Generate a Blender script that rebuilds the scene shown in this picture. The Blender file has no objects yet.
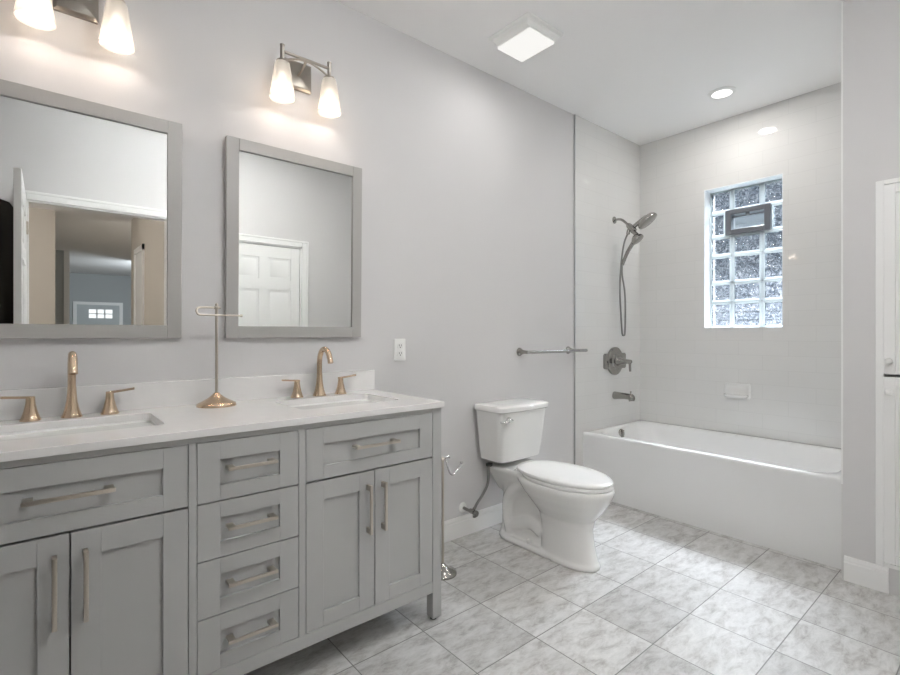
import bpy, bmesh, math, random
from mathutils import Vector, Matrix
random.seed(4)
S = bpy.context.scene
COL = S.collection
PI = math.pi
R = math.radians

# ------------------------------------------------------------------ camera
cam_d = bpy.data.cameras.new('camera'); cam = bpy.data.objects.new('camera', cam_d); COL.objects.link(cam)
cam.location = (0, -2.11, 1.165)
cam.rotation_euler = (R(90), 0, R(-39.88))
cam_d.sensor_width = 36; cam_d.lens = 485/900*36
cam_d.shift_y = -3.5/900
cam_d.clip_start = 0.02
S.camera = cam

# ------------------------------------------------------------------ world, lights, exposure
w = bpy.data.worlds.new('sky'); S.world = w; w.use_nodes = True
nt = w.node_tree; nt.nodes.clear()
wo = nt.nodes.new('ShaderNodeOutputWorld'); bg = nt.nodes.new('ShaderNodeBackground')
bg.inputs['Color'].default_value = (0.80, 0.88, 1.0, 1); bg.inputs['Strength'].default_value = .9
nt.links.new(bg.outputs[0], wo.inputs[0])

def area(name, loc, target, sx, sy, power, col=(1, 1, 1), shape='RECTANGLE', spread=None):
    l = bpy.data.lights.new(name, 'AREA'); l.shape = shape; l.size = sx
    if shape in ('RECTANGLE', 'ELLIPSE'): l.size_y = sy
    l.energy = power; l.color = col
    if spread: l.spread = spread
    o = bpy.data.objects.new(name, l); COL.objects.link(o); o.location = loc
    d = Vector(target)-Vector(loc); o.rotation_euler = d.to_track_quat('-Z', 'Y').to_euler()
    return o
def point(name, loc, power, col, rad):
    l = bpy.data.lights.new(name, 'POINT'); l.energy = power; l.color = col; l.shadow_soft_size = rad
    o = bpy.data.objects.new(name, l); COL.objects.link(o); o.location = loc
    return o
# daylight over the yard, coming in through the glass blocks
area('daylight', (5.7, -0.65, 4.1), (3.7, -0.80, 1.6), 2.0, 1.6, 3300, (1.0, 0.99, 0.965))
# recessed lamp over the tub and an added one (their housings are built below)
CANS = [(3.40, -0.815), (1.45, -1.65)]
area('can_lamp_tub', (3.40, -0.815, 2.728), (3.40, -0.815, 0), .11, .11, 4, (1, .97, .93), 'DISK')
area('can_lamp_fill', (1.45, -1.65, 2.728), (1.45, -1.65, 0), .13, .13, 7, (1, .97, .93), 'DISK')  # added recessed lamp, out of view, as fill for the room
area('fan_lamp', (1.958, -0.393, 2.682), (1.958, -0.393, 0), .17, .17, 1.5, (1, .98, .95))
# added globe fill lamp, out of view, brightening walls, vanity and ceiling
point('globe_fill', (0.85, -1.75, 2.42), 38, (1, .965, .94), .055)
# hall and front room beyond the doorway
point('hall_fill', (-.8, -3.5, 2.0), 18, (1, .93, .86), .15)  # added fill light without fixture, kept out of the mirror's view
area('front_room_daylight', (2.2, -10.5, 2.0), (0.9, -11.5, 1.2), 2.0, 1.6, 60, (.85, .93, 1))

S.view_settings.view_transform = 'Standard'
S.view_settings.look = 'None'
S.view_settings.gamma = 1
S.view_settings.exposure = 0.33
S.view_settings.use_curve_mapping = False
S.cycles.max_bounces = 10
S.cycles.diffuse_bounces = 6
S.cycles.glossy_bounces = 5
S.cycles.transmission_bounces = 8
S.cycles.transparent_max_bounces = 12
S.cycles.caustics_reflective = False
S.cycles.caustics_refractive = False
S.cycles.sample_clamp_indirect = 40
S.cycles.use_denoising = True

# ------------------------------------------------------------------ materials
MATS = {}
def mat(name, col=(.8, .8, .8), rough=.5, metal=0, spec=.5, bump=0, bscale=40, coat=0, var=0):
    if name in MATS: return MATS[name]
    m = bpy.data.materials.new(name); m.use_nodes = True; MATS[name] = m
    n = m.node_tree.nodes; L = m.node_tree.links
    b = n['Principled BSDF']
    b.inputs['Base Color'].default_value = (*col, 1)
    b.inputs['Roughness'].default_value = rough
    b.inputs['Metallic'].default_value = metal
    b.inputs['Specular IOR Level'].default_value = spec
    b.inputs['Coat Weight'].default_value = coat
    tc = n.new('ShaderNodeTexCoord')
    if bump or var:
        nz = n.new('ShaderNodeTexNoise'); nz.inputs['Scale'].default_value = bscale; nz.inputs['Detail'].default_value = 4
        L.new(tc.outputs['Object'], nz.inputs['Vector'])
        if bump:
            bp = n.new('ShaderNodeBump'); bp.inputs['Strength'].default_value = bump; bp.inputs['Distance'].default_value = .002
            L.new(nz.outputs['Fac'], bp.inputs['Height']); L.new(bp.outputs[0], b.inputs['Normal'])
        if var:
            mr = n.new('ShaderNodeMapRange'); mr.inputs['To Min'].default_value = 1-var; mr.inputs['To Max'].default_value = 1+var
            mx = n.new('ShaderNodeMix'); mx.data_type = 'RGBA'; mx.blend_type = 'MULTIPLY'; mx.inputs[0].default_value = 1
            mx.inputs[6].default_value = (*col, 1)
            L.new(nz.outputs['Fac'], mr.inputs['Value']); L.new(mr.outputs[0], mx.inputs[7]); L.new(mx.outputs[2], b.inputs['Base Color'])
    return m

PAINT = mat('wall_paint', (.67, .66, .66), .6, spec=.2, bump=.08, bscale=220)
CEIL = mat('ceiling_paint', (.90, .895, .89), .8, bump=.08, bscale=180)
TRIM = mat('trim_paint', (.86, .86, .85), .35, bump=.03, bscale=90)
VANITY = mat('vanity_paint', (.465, .468, .462), .38)
FRAME = mat('mirror_frame_paint', (.42, .41, .395), .4, bump=.08, bscale=150)
QUARTZ = mat('quartz', (.80, .79, .78), .16, var=.03, bscale=30)
CERAMIC = mat('ceramic', (.80, .80, .785), .09, coat=.3)
SEAT = mat('seat_plastic', (.84, .84, .83), .18)
ACRYL = mat('tub_acrylic', (.80, .80, .795), .12)
BRONZE = mat('champagne_bronze', (.66, .51, .37), .24, metal=1, bump=.02, bscale=400)
NICKEL = mat('brushed_nickel', (.60, .55, .485), .30, metal=1, bump=.02, bscale=400)
STEEL = mat('satin_nickel', (.36, .35, .33), .15, metal=1)
CHROME = mat('chrome', (.75, .75, .75), .08, metal=1)
DARKM = mat('dark_rubber', (.02, .02, .02), .5)
PLASTIC = mat('white_plastic', (.82, .82, .80), .3)
DARK = mat('slot_dark', (.03, .03, .03), .6)
MIRROR = mat('mirror_silver', (.90, .91, .90), .0, metal=1)
GREYPL = mat('vent_plastic', (.13, .14, .155), .4)
HALLP = mat('hall_paint', (.60, .56, .50), .6, bump=.05, bscale=200)
BLUEP = mat('front_room_paint', (.44, .465, .47), .6, bump=.05, bscale=200)
DARKSHAPE = mat('dark_shape_black', (.025, .022, .018), .95, bump=.5, bscale=60)  # for the guessed dark shape behind the open door
WOODF = mat('hall_wood_floor', (.24, .205, .17), .35, var=.2, bscale=8)
BRAID = mat('braided_steel', (.26, .26, .25), .3, metal=1, bump=.6, bscale=900)

def emis(name, col, st):
    m = bpy.data.materials.new(name); m.use_nodes = True
    n = m.node_tree.nodes; n.clear(); o = n.new('ShaderNodeOutputMaterial'); e = n.new('ShaderNodeEmission')
    e.inputs['Color'].default_value = (*col, 1); e.inputs['Strength'].default_value = st
    m.node_tree.links.new(e.outputs[0], o.inputs[0]); return m
BULB = emis('bulb_glow', (1, .96, .90), 2.2)
DIFF = emis('diffuser_glow', (1, .985, .95), 0.76)
CANE = emis('can_glow', (1, .99, .97), 2.0)
DAYP = emis('bright_window_glow', (.93, .97, 1), 1.0)

def shade_mat():
    m = bpy.data.materials.new('frosted_shade'); m.use_nodes = True
    n = m.node_tree.nodes; L = m.node_tree.links; n.clear()
    o = n.new('ShaderNodeOutputMaterial'); tr = n.new('ShaderNodeBsdfTransparent'); tl = n.new('ShaderNodeBsdfTranslucent')
    df = n.new('ShaderNodeBsdfPrincipled'); df.inputs['Base Color'].default_value = (.7, .68, .65, 1); df.inputs['Roughness'].default_value = .3
    tl.inputs['Color'].default_value = (.42, .40, .375, 1); tr.inputs['Color'].default_value = (1, .97, .92, 1)
    a = n.new('ShaderNodeMixShader'); b = n.new('ShaderNodeMixShader')
    a.inputs[0].default_value = .6; b.inputs[0].default_value = .5
    L.new(df.outputs[0], a.inputs[1]); L.new(tl.outputs[0], a.inputs[2])
    L.new(a.outputs[0], b.inputs[1]); L.new(tr.outputs[0], b.inputs[2])
    e = n.new('ShaderNodeEmission'); e.inputs['Color'].default_value = (1, .95, .87, 1); e.inputs['Strength'].default_value = .12
    ad = n.new('ShaderNodeAddShader'); L.new(b.outputs[0], ad.inputs[0]); L.new(e.outputs[0], ad.inputs[1])
    L.new(ad.outputs[0], o.inputs[0]); return m
SHADE = shade_mat()

def math_node(n, L, op, a, b=None):
    x = n.new('ShaderNodeMath'); x.operation = op
    for i, v in enumerate((a, b)):
        if v is None: continue
        if isinstance(v, (int, float)): x.inputs[i].default_value = v
        else: L.new(v, x.inputs[i])
    return x.outputs[0]

def floor_mat():
    m = bpy.data.materials.new('stone_floor_tile'); m.use_nodes = True
    n = m.node_tree.nodes; L = m.node_tree.links; b = n['Principled BSDF']
    tc = n.new('ShaderNodeTexCoord'); sp = n.new('ShaderNodeSeparateXYZ'); L.new(tc.outputs['Object'], sp.inputs[0])
    T = .3078
    u = math_node(n, L, 'DIVIDE', math_node(n, L, 'SUBTRACT', sp.outputs[0], .831-T*10), T)
    v = math_node(n, L, 'DIVIDE', math_node(n, L, 'SUBTRACT', sp.outputs[1], -.585-T*40), T)
    fu, fv = math_node(n, L, 'FLOOR', u), math_node(n, L, 'FLOOR', v)
    ru, rv = math_node(n, L, 'FRACT', u), math_node(n, L, 'FRACT', v)
    def edge(r): return math_node(n, L, 'MINIMUM', r, math_node(n, L, 'SUBTRACT', 1.0, r))
    e = math_node(n, L, 'MINIMUM', edge(ru), edge(rv))
    mr = n.new('ShaderNodeMapRange'); mr.inputs['From Min'].default_value = .0045; mr.inputs['From Max'].default_value = .0085
    L.new(e, mr.inputs['Value'])                                            # 0 in the grout, 1 on the tile
    cb = n.new('ShaderNodeCombineXYZ'); L.new(fu, cb.inputs[0]); L.new(fv, cb.inputs[1])
    wn = n.new('ShaderNodeTexWhiteNoise'); wn.noise_dimensions = '3D'; L.new(cb.outputs[0], wn.inputs['Vector'])
    vs = n.new('ShaderNodeVectorMath'); vs.operation = 'MULTIPLY_ADD'
    L.new(wn.outputs['Color'], vs.inputs[0]); vs.inputs[1].default_value = (9, 9, 9); L.new(tc.outputs['Object'], vs.inputs[2])
    mp = n.new('ShaderNodeMapping'); mp.inputs['Scale'].default_value = (1.9, 4.4, 1); mp.inputs['Rotation'].default_value = (0, 0, .5)
    L.new(vs.outputs[0], mp.inputs[0])
    n1 = n.new('ShaderNodeTexNoise'); n1.inputs['Scale'].default_value = 5.2; n1.inputs['Detail'].default_value = 10; n1.inputs['Roughness'].default_value = .74; n1.inputs['Distortion'].default_value = .35
    L.new(mp.outputs[0], n1.inputs['Vector'])
    cr = n.new('ShaderNodeValToRGB'); E = cr.color_ramp.elements
    E[0].position = .33; E[0].color = (.32, .308, .295, 1); E[1].position = .66; E[1].color = (.66, .655, .645, 1)
    x = cr.color_ramp.elements.new(.43); x.color = (.46, .45, .438, 1)
    x = cr.color_ramp.elements.new(.52); x.color = (.56, .555, .545, 1)
    L.new(n1.outputs['Fac'], cr.inputs[0])
    mv = n.new('ShaderNodeMapRange'); mv.inputs['To Min'].default_value = .88; mv.inputs['To Max'].default_value = 1.1
    L.new(wn.outputs['Value'], mv.inputs['Value'])
    m1 = n.new('ShaderNodeMix'); m1.data_type = 'RGBA'; m1.blend_type = 'MULTIPLY'; m1.inputs[0].default_value = 1
    L.new(cr.outputs[0], m1.inputs[6]); L.new(mv.outputs[0], m1.inputs[7])
    m2 = n.new('ShaderNodeMix'); m2.data_type = 'RGBA'; m2.inputs[6].default_value = (.20, .195, .19, 1)
    L.new(mr.outputs[0], m2.inputs[0]); L.new(m1.outputs[2], m2.inputs[7]); L.new(m2.outputs[2], b.inputs['Base Color'])
    b.inputs['Roughness'].default_value = .40; b.inputs['Specular IOR Level'].default_value = .5
    ht = math_node(n, L, 'ADD', math_node(n, L, 'MULTIPLY', mr.outputs[0], 1.0), math_node(n, L, 'MULTIPLY', n1.outputs['Fac'], .6))
    bp = n.new('ShaderNodeBump'); bp.inputs['Strength'].default_value = .22; bp.inputs['Distance'].default_value = .003
    L.new(ht, bp.inputs['Height']); L.new(bp.outputs[0], b.inputs['Normal'])
    return m
FLOOR = floor_mat()

def wall_tile_mat(name, axis):
    m = bpy.data.materials.new(name); m.use_nodes = True
    n = m.node_tree.nodes; L = m.node_tree.links; b = n['Principled BSDF']
    tc = n.new('ShaderNodeTexCoord'); sp = n.new('ShaderNodeSeparateXYZ'); L.new(tc.outputs['Object'], sp.inputs[0])
    cb = n.new('ShaderNodeCombineXYZ'); L.new(sp.outputs[axis], cb.inputs[0]); L.new(sp.outputs[2], cb.inputs[1])
    br = n.new('ShaderNodeTexBrick'); L.new(cb.outputs[0], br.inputs['Vector'])
    br.inputs['Scale'].default_value = 1; br.inputs['Brick Width'].default_value = .305; br.inputs['Row Height'].default_value = .1016
    br.inputs['Mortar Size'].default_value = .0014; br.inputs['Mortar Smooth'].default_value = .3
    br.inputs['Color1'].default_value = (.71, .705, .69, 1); br.inputs['Color2'].default_value = (.725, .72, .705, 1); br.inputs['Mortar'].default_value = (.655, .65, .635, 1)
    L.new(br.outputs['Color'], b.inputs['Base Color'])
    b.inputs['Roughness'].default_value = .04
    nz = n.new('ShaderNodeTexNoise'); nz.inputs['Scale'].default_value = 9; L.new(tc.outputs['Object'], nz.inputs['Vector'])
    ht = math_node(n, L, 'ADD', math_node(n, L, 'MULTIPLY', br.outputs['Fac'], -.35), math_node(n, L, 'MULTIPLY', nz.outputs['Fac'], .45))
    bp = n.new('ShaderNodeBump'); bp.inputs['Strength'].default_value = .16; bp.inputs['Distance'].default_value = .002
    L.new(ht, bp.inputs['Height']); L.new(bp.outputs[0], b.inputs['Normal'])
    return m
TILE_Y = wall_tile_mat('tub_wall_tile', 1); TILE_X = wall_tile_mat('plumbing_wall_tile', 0)

def block_mat():
    m = bpy.data.materials.new('wavy_block_glass'); m.use_nodes = True
    n = m.node_tree.nodes; L = m.node_tree.links; n.clear()
    o = n.new('ShaderNodeOutputMaterial'); tc = n.new('ShaderNodeTexCoord')
    nz = n.new('ShaderNodeTexNoise'); nz.inputs['Scale'].default_value = 30; nz.inputs['Detail'].default_value = 3; nz.inputs['Distortion'].default_value = 2.6
    L.new(tc.outputs['Object'], nz.inputs['Vector'])
    rp = n.new('ShaderNodeValToRGB'); e = rp.color_ramp.elements
    e[0].position = .38; e[0].color = (.34, .38, .43, 1); e[1].position = .62; e[1].color = (.97, .98, 1, 1)  # refraction ripples painted as light and dark tint in the glass
    x = rp.color_ramp.elements.new(.5); x.color = (.62, .66, .71, 1)
    L.new(nz.outputs['Fac'], rp.inputs[0])
    bp = n.new('ShaderNodeBump'); bp.inputs['Strength'].default_value = 1; bp.inputs['Distance'].default_value = .012
    L.new(nz.outputs['Fac'], bp.inputs['Height'])
    gl = n.new('ShaderNodeBsdfGlossy'); gl.inputs['Roughness'].default_value = .08
    L.new(bp.outputs[0], gl.inputs['Normal'])
    tr = n.new('ShaderNodeBsdfTransparent'); L.new(rp.outputs[0], tr.inputs['Color'])
    mx = n.new('ShaderNodeMixShader'); mx.inputs[0].default_value = .07
    L.new(tr.outputs[0], mx.inputs[1]); L.new(gl.outputs[0], mx.inputs[2]); L.new(mx.outputs[0], o.inputs[0])
    return m
BLOCK = block_mat()
def edge_mat():
    m = bpy.data.materials.new('clear_glass_rim'); m.use_nodes = True
    n = m.node_tree.nodes; L = m.node_tree.links; n.clear()
    o = n.new('ShaderNodeOutputMaterial'); tl = n.new('ShaderNodeBsdfTranslucent'); tl.inputs['Color'].default_value = (.45, .49, .52, 1)
    gs = n.new('ShaderNodeBsdfPrincipled'); gs.inputs['Base Color'].default_value = (.85, .9, .91, 1); gs.inputs['Roughness'].default_value = .1
    mx = n.new('ShaderNodeMixShader'); mx.inputs[0].default_value = .7
    L.new(gs.outputs[0], mx.inputs[1]); L.new(tl.outputs[0], mx.inputs[2]); L.new(mx.outputs[0], o.inputs[0]); return m
RIM = edge_mat()
def clear_mat():
    m = bpy.data.materials.new('clear_pane'); m.use_nodes = True
    n = m.node_tree.nodes; L = m.node_tree.links; n.clear()
    o = n.new('ShaderNodeOutputMaterial'); tr = n.new('ShaderNodeBsdfTransparent'); g = n.new('ShaderNodeBsdfGlossy')
    g.inputs['Roughness'].default_value = .02; tr.inputs['Color'].default_value = (.8, .85, .88, 1)
    mx = n.new('ShaderNodeMixShader'); mx.inputs[0].default_value = .08
    L.new(tr.outputs[0], mx.inputs[1]); L.new(g.outputs[0], mx.inputs[2]); L.new(mx.outputs[0], o.inputs[0]); return m
PANE = clear_mat()

# ------------------------------------------------------------------ mesh helpers
def B(bm, x0, x1, y0, y1, z0, z1, bev=0, seg=2):
    x0, x1 = sorted((x0, x1)); y0, y1 = sorted((y0, y1)); z0, z1 = sorted((z0, z1))
    r = bmesh.ops.create_cube(bm, size=1)
    vs = r['verts']
    for v in vs:
        v.co = Vector(((x0+x1)/2+v.co.x*(x1-x0), (y0+y1)/2+v.co.y*(y1-y0), (z0+z1)/2+v.co.z*(z1-z0)))
    if bev:
        es = list({e for v in vs for e in v.link_edges})
        bmesh.ops.bevel(bm, geom=es, offset=bev, segments=seg, affect='EDGES', profile=.5)
    return bm
def LOFT(bm, rings, cap0=True, cap1=True, closed=True):
    RV = [[bm.verts.new(p) for p in r] for r in rings]
    n = len(RV[0])
    for a, b in zip(RV, RV[1:]):
        for i in range(n if closed else n-1):
            j = (i+1) % n
            bm.faces.new((a[i], a[j], b[j], b[i]))
    if cap0: bm.faces.new(list(reversed(RV[0])))
    if cap1: bm.faces.new(RV[-1])
    return bm
def rrect(cx, cy, hx, hy, r, z, k=6):
    pts = []
    r = min(r, hx, hy)
    for (sx, sy, a0) in ((1, 1, 0), (-1, 1, 90), (-1, -1, 180), (1, -1, 270)):
        for i in range(k+1):
            a = R(a0+90*i/k)
            pts.append(Vector((cx+sx*(hx-r)+r*math.cos(a), cy+sy*(hy-r)+r*math.sin(a), z)))
    return pts
def LATHE(bm, prof, origin=(0, 0, 0), axis=(0, 0, 1), n=28, cap0=True, cap1=True):
    q = Vector(axis).to_track_quat('Z', 'Y').to_matrix(); o = Vector(origin)
    rings = [[o+q@Vector((r*math.cos(2*PI*i/n), r*math.sin(2*PI*i/n), h)) for i in range(n)] for (r, h) in prof]
    return LOFT(bm, rings, cap0, cap1)
def smooth_path(pts, sub=6):
    P = [Vector(p) for p in pts]
    if len(P) < 3: return P
    out = []
    for i in range(len(P)-1):
        p0 = P[max(i-1, 0)]; p1 = P[i]; p2 = P[i+1]; p3 = P[min(i+2, len(P)-1)]
        for k in range(sub):
            t = k/sub
            out.append(.5*((2*p1)+(-p0+p2)*t+(2*p0-5*p1+4*p2-p3)*t*t+(-p0+3*p1-3*p2+p3)*t**3))
    out.append(P[-1]); return out
def TUBE(bm, pts, rad, n=12, sub=6, flat=1.0):
    P = smooth_path(pts, sub); m = len(P)
    rs = rad if callable(rad) else (lambda t: rad)
    up = None; rings = []
    for i, p in enumerate(P):
        t = (P[min(i+1, m-1)]-P[max(i-1, 0)]).normalized()
        if up is None:
            up = Vector((0, 0, 1)) if abs(t.z) < .9 else Vector((1, 0, 0))
        s = t.cross(up).normalized(); up = s.cross(t).normalized()
        r = rs(i/(m-1))
        rings.append([p+s*r*math.cos(2*PI*k/n)+up*r*flat*math.sin(2*PI*k/n) for k in range(n)])
    return LOFT(bm, rings)
def PLATE(bm, outer, holes, z0, z1):
    es = []
    for loop in [outer]+holes:
        vs = [bm.verts.new((x, y, z1)) for x, y in loop]
        es += [bm.edges.new((vs[i], vs[(i+1) % len(vs)])) for i in range(len(vs))]
    g = bmesh.ops.triangle_fill(bm, use_beauty=True, use_dissolve=False, edges=es)
    fs = [f for f in g['geom'] if isinstance(f, bmesh.types.BMFace)]
    ex = bmesh.ops.extrude_face_region(bm, geom=fs)
    for v in [v for v in ex['geom'] if isinstance(v, bmesh.types.BMVert)]: v.co.z = z0
    return bm
def obj(name, bm, m, parent=None, smooth=None, label=None):
    bmesh.ops.recalc_face_normals(bm, faces=bm.faces[:])
    me = bpy.data.meshes.new(name); bm.to_mesh(me); bm.free()
    me.materials.append(m)
    if smooth is not None:
        me.shade_smooth() if smooth >= 180 else me.set_sharp_from_angle(angle=R(smooth))
        if smooth < 180:
            for p in me.polygons: p.use_smooth = True
    o = bpy.data.objects.new(name, me); COL.objects.link(o)
    if parent is not None:
        o.parent = parent
        o.matrix_parent_inverse = Matrix.Identity(4)
        # meshes are written in world coordinates: shift them into the parent's frame
        off = Vector((0, 0, 0)); q = parent
        while q is not None: off += q.location; q = q.parent
        me.transform(Matrix.Translation(-off))
    if label: o['label'] = label
    return o
def nb(): return bmesh.new()
def thing(name, loc, label, cat, group=None):
    o = bpy.data.objects.new(name, None); COL.objects.link(o); o.location = loc; o.empty_display_size = .05
    tag(o, label, cat, group); return o
def tag(o, label, cat, group=None):
    o['label'] = label; o['category'] = cat
    if group: o['group'] = group
    return o
def struct(name, bm, m, parent=None, smooth=None, label=None):
    o = obj(name, bm, m, parent, smooth, label)
    if parent is None: o['kind'] = 'structure'
    return o
def sempty(name, loc, label=None):
    o = bpy.data.objects.new(name, None); COL.objects.link(o); o.location = loc; o.empty_display_size = .05
    o['kind'] = 'structure'
    if label: o['label'] = label
    return o
def clone(root, loc, label):
    """copy a thing with its parts and sub-parts"""
    def cp(o, par):
        c = o.copy(); COL.objects.link(c)
        if par is not None: c.parent = par
        for ch in [x for x in bpy.data.objects if x.parent == o]: cp(ch, c)
        return c
    r = cp(root, None); r.location = loc; r['label'] = label
    return r

# ------------------------------------------------------------------ room shell
H = 2.745; XT = 3.833; YB = -2.5; XR = 2.915; XL = -.80; TW = -1.5315
bm = B(nb(), XL-.1, XT+.25, YB-.05, .1, -.08, 0); f = struct('floor', bm, FLOOR)
bm = B(nb(), XL-.1, XT+.25, YB-.05, .1, H, H+.1); struct('ceiling', bm, CEIL)
struct('wall_front', B(nb(), XL-.1, XT+.25, 0, .1, 0, H), PAINT)
struct('wall_left', B(nb(), XL-.1, XL, YB-.1, 0, 0, H), PAINT)
# far tub wall with the window opening
WY0, WY1, WZ0, WZ1 = -1.037, -.525, 1.209, 2.252
bm = nb()
B(bm, XT, XT+.2, TW-.1, 0, 0, WZ0); B(bm, XT, XT+.2, TW-.1, 0, WZ1, H)
B(bm, XT, XT+.2, WY1, 0, WZ0, WZ1); B(bm, XT, XT+.2, TW-.1, WY0, WZ0, WZ1)
struct('wall_tub', bm, TILE_Y)
# tile over the plumbing wall, with its metal edge
struct('wall_plumbing', B(nb(), 2.934, XT, -.009, 0, 0, H), TILE_X)
struct('trim_1', B(nb(), 2.925, 2.934, -.0115, 0, 0, H), mat('edge_metal', (.55, .55, .55), .35, metal=.6))
# stub wall closing the tub alcove; its face carries the linen cabinet
CY0, CY1, CZ0, CZ1 = -1.672, -2.28, .122, 1.858
bm = nb()
B(bm, XR, XT+.2, TW-.12, TW-.006, 0, H)
B(bm, XR, XR+.1, CY0, TW-.12, 0, H); B(bm, XR, XR+.1, CY1, CY0, CZ1, H); B(bm, XR, XR+.1, YB, CY1, 0, H)
B(bm, XR, XR+.1, CY1, CY0, 0, CZ0)
struct('wall_right', bm, PAINT)
struct('wall_alcove', B(nb(), XR+.004, XT, TW-.006, TW, 0, H), TILE_X)
struct('trim_2', B(nb(), XR-.001, XR+.004, TW-.0065, TW+.0005, .45, H), TRIM)
# back wall with doorway and closet opening
D1a, D1b, D1h = -.10, .78, 2.045
D2a, D2b, D2h = 1.20, 1.92, 1.935
bm = nb()
for x0, x1 in ((XL, D1a), (D1b, D2a), (D2b, XR+.1)): B(bm, x0, x1, YB-.1, YB, 0, H)
B(bm, D1a, D1b, YB-.1, YB, D1h, H); B(bm, D2a, D2b, YB-.1, YB, D2h, H)
struct('wall_back', bm, PAINT)
def casing(bm, x0, x1, h, y, wd=.062, th=.016):
    for (a, b) in ((x0-wd, x0), (x1, x1+wd)):
        B(bm, a, b, y, y+th, 0, h+wd, .003); 
        B(bm, (a if a < x0 else b-.018), (a+.018 if a < x0 else b), y+th, y+th+.006, 0, h+wd, .002)
    B(bm, x0, x1, y, y+th, h, h+wd, .003); B(bm, x0-wd, x1+wd, y+th, y+th+.006, h+wd-.018, h+wd, .002)
    # jambs
    B(bm, x0, x0+.012, y-.1, y, 0, h); B(bm, x1-.012, x1, y-.1, y, 0, h); B(bm, x0, x1, y-.1, y, h-.012, h)
bm = nb(); casing(bm, D1a, D1b, D1h, YB); struct('trim_3', bm, TRIM)
bm = nb(); casing(bm, D2a, D2b, D2h, YB); struct('trim_4', bm, TRIM)

def baseboard(name, p0, p1, nrm, h=.114):
    """profile run from p0 to p1 with thickness towards nrm"""
    prof = [(0, 0), (.015, 0), (.015, h-.028), (.0125, h-.024), (.0125, h-.014), (.009, h-.006), (.006, h), (0, h)]
    p0 = Vector((*p0, 0)); p1 = Vector((*p1, 0)); nr = Vector((*nrm, 0))
    bm = nb(); LOFT(bm, [[p+nr*a+Vector((0, 0, b)) for a, b in prof] for p in (p0, p1)])
    return struct(name, bm, TRIM)
baseboard('baseboard_front', (XL, 0), (2.925, 0), (0, -1))
baseboard('baseboard_right', (XR, TW-.012), (XR, CY0-.03), (-1, 0))
baseboard('baseboard_far_right', (XR, CY1+.03), (XR, YB), (-1, 0))
baseboard('baseboard_back', (D1b+.062, YB), (D2a-.062, YB), (0, 1))
baseboard('baseboard_back_right', (D2b+.062, YB), (XR, YB), (0, 1))
baseboard('baseboard_back_left', (XL, YB), (D1a-.062, YB), (0, 1))
baseboard('baseboard_left', (XL, YB), (XL, 0), (1, 0))

# ------------------------------------------------------------------ doors
def panel_door_bm(bm, wd, ht, th, rows, stile=.105, mull=.105):
    """stiles, rails and raised panels in local coords x 0..wd, y 0..th, z 0..ht"""
    B(bm, .002, wd-.002, .009, th-.009, .002, ht-.002)
    B(bm, 0, stile, 0, th, 0, ht, .0015, 1); B(bm, wd-stile, wd, 0, th, 0, ht, .0015, 1)
    B(bm, wd/2-mull/2, wd/2+mull/2, .0005, th-.0005, .01, ht-.01)
    zs = [0]+[z for r in rows for z in r]+[ht]
    for a, b in zip(zs[0::2], zs[1::2]): B(bm, stile, wd-stile, 0, th, a, b)
    for z0, z1 in rows:
        for x0, x1 in ((stile, wd/2-mull/2), (wd/2+mull/2, wd-stile)):
            m_ = .022
            for s, yy in ((1, .009), (-1, th-.009)):
                r0 = [(x0+.008, yy), (x1-.008, yy)]
                a = [Vector((x, yy, z)) for x, z in ((x0+m_, z0+m_), (x1-m_, z0+m_), (x1-m_, z1-m_), (x0+m_, z1-m_))]
                c = [Vector((x, yy-s*.007, z)) for x, z in ((x0+m_+.018, z0+m_+.018), (x1-m_-.018, z0+m_+.018), (x1-m_-.018, z1-m_-.018), (x0+m_+.018, z1-m_-.018))]
                LOFT(bm, [a, c], cap0=False)
    return bm
def knob_bm(bm, o, ax, r=.027, l=.06):
    LATHE(bm, [(.030, 0), (.030, .006), (.012, .010), (.011, l-.03), (r*.8, l-.022), (r, l-.010), (r*.8, l), (0.004, l+.002)], o, ax)
ROWS = [(.22, .80), (.92, 1.56), (1.66, 1.90)]
ROWS2 = [(.20, .78), (.90, 1.50), (1.60, 1.80)]
# open bathroom door, swung into the room beside the camera
d = sempty('door_1', (-.100, YB+.02, .008), 'white six panel door standing open beside the doorway')
bm = panel_door_bm(nb(), .885, 2.045, .035, ROWS)
bm.transform(Matrix.Translation((-.100, YB+.02, .008)) @ Matrix.Rotation(R(90), 4, 'Z'))
obj('door_leaf', bm, TRIM, d, 30)
for z in (.25, 1.02, 1.80):
    bm = nb(); LATHE(bm, [(.006, 0), (.006, .09)], (-.094, YB+.016, z)); B(bm, -.0985, -.0965, YB+.012, YB+.05, z, z+.09)
    obj('hinge', bm, NICKEL, d, 30)
bm = nb(); knob_bm(bm, (-.098, YB+.81, .96), (1, 0, 0)); obj('knob', bm, NICKEL, d, 40)
bm = nb(); knob_bm(bm, (-.133, YB+.81, .96), (-1, 0, 0)); obj('knob', bm, NICKEL, d, 40)
# closet door
d = sempty('door_2', (D2a+.015, YB-.04, .01), 'white closed six panel closet door')
bm = panel_door_bm(nb(), D2b-D2a-.034, D2h-.026, .035, ROWS2, .085, .085); bm.transform(Matrix.Translation((D2a+.015, YB-.04, .01)))
obj('door_leaf', bm, TRIM, d, 30)
bm = nb(); knob_bm(bm, (D2a+.07, YB-.005, .95), (0, 1, 0)); obj('knob', bm, NICKEL, d, 40)

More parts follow.
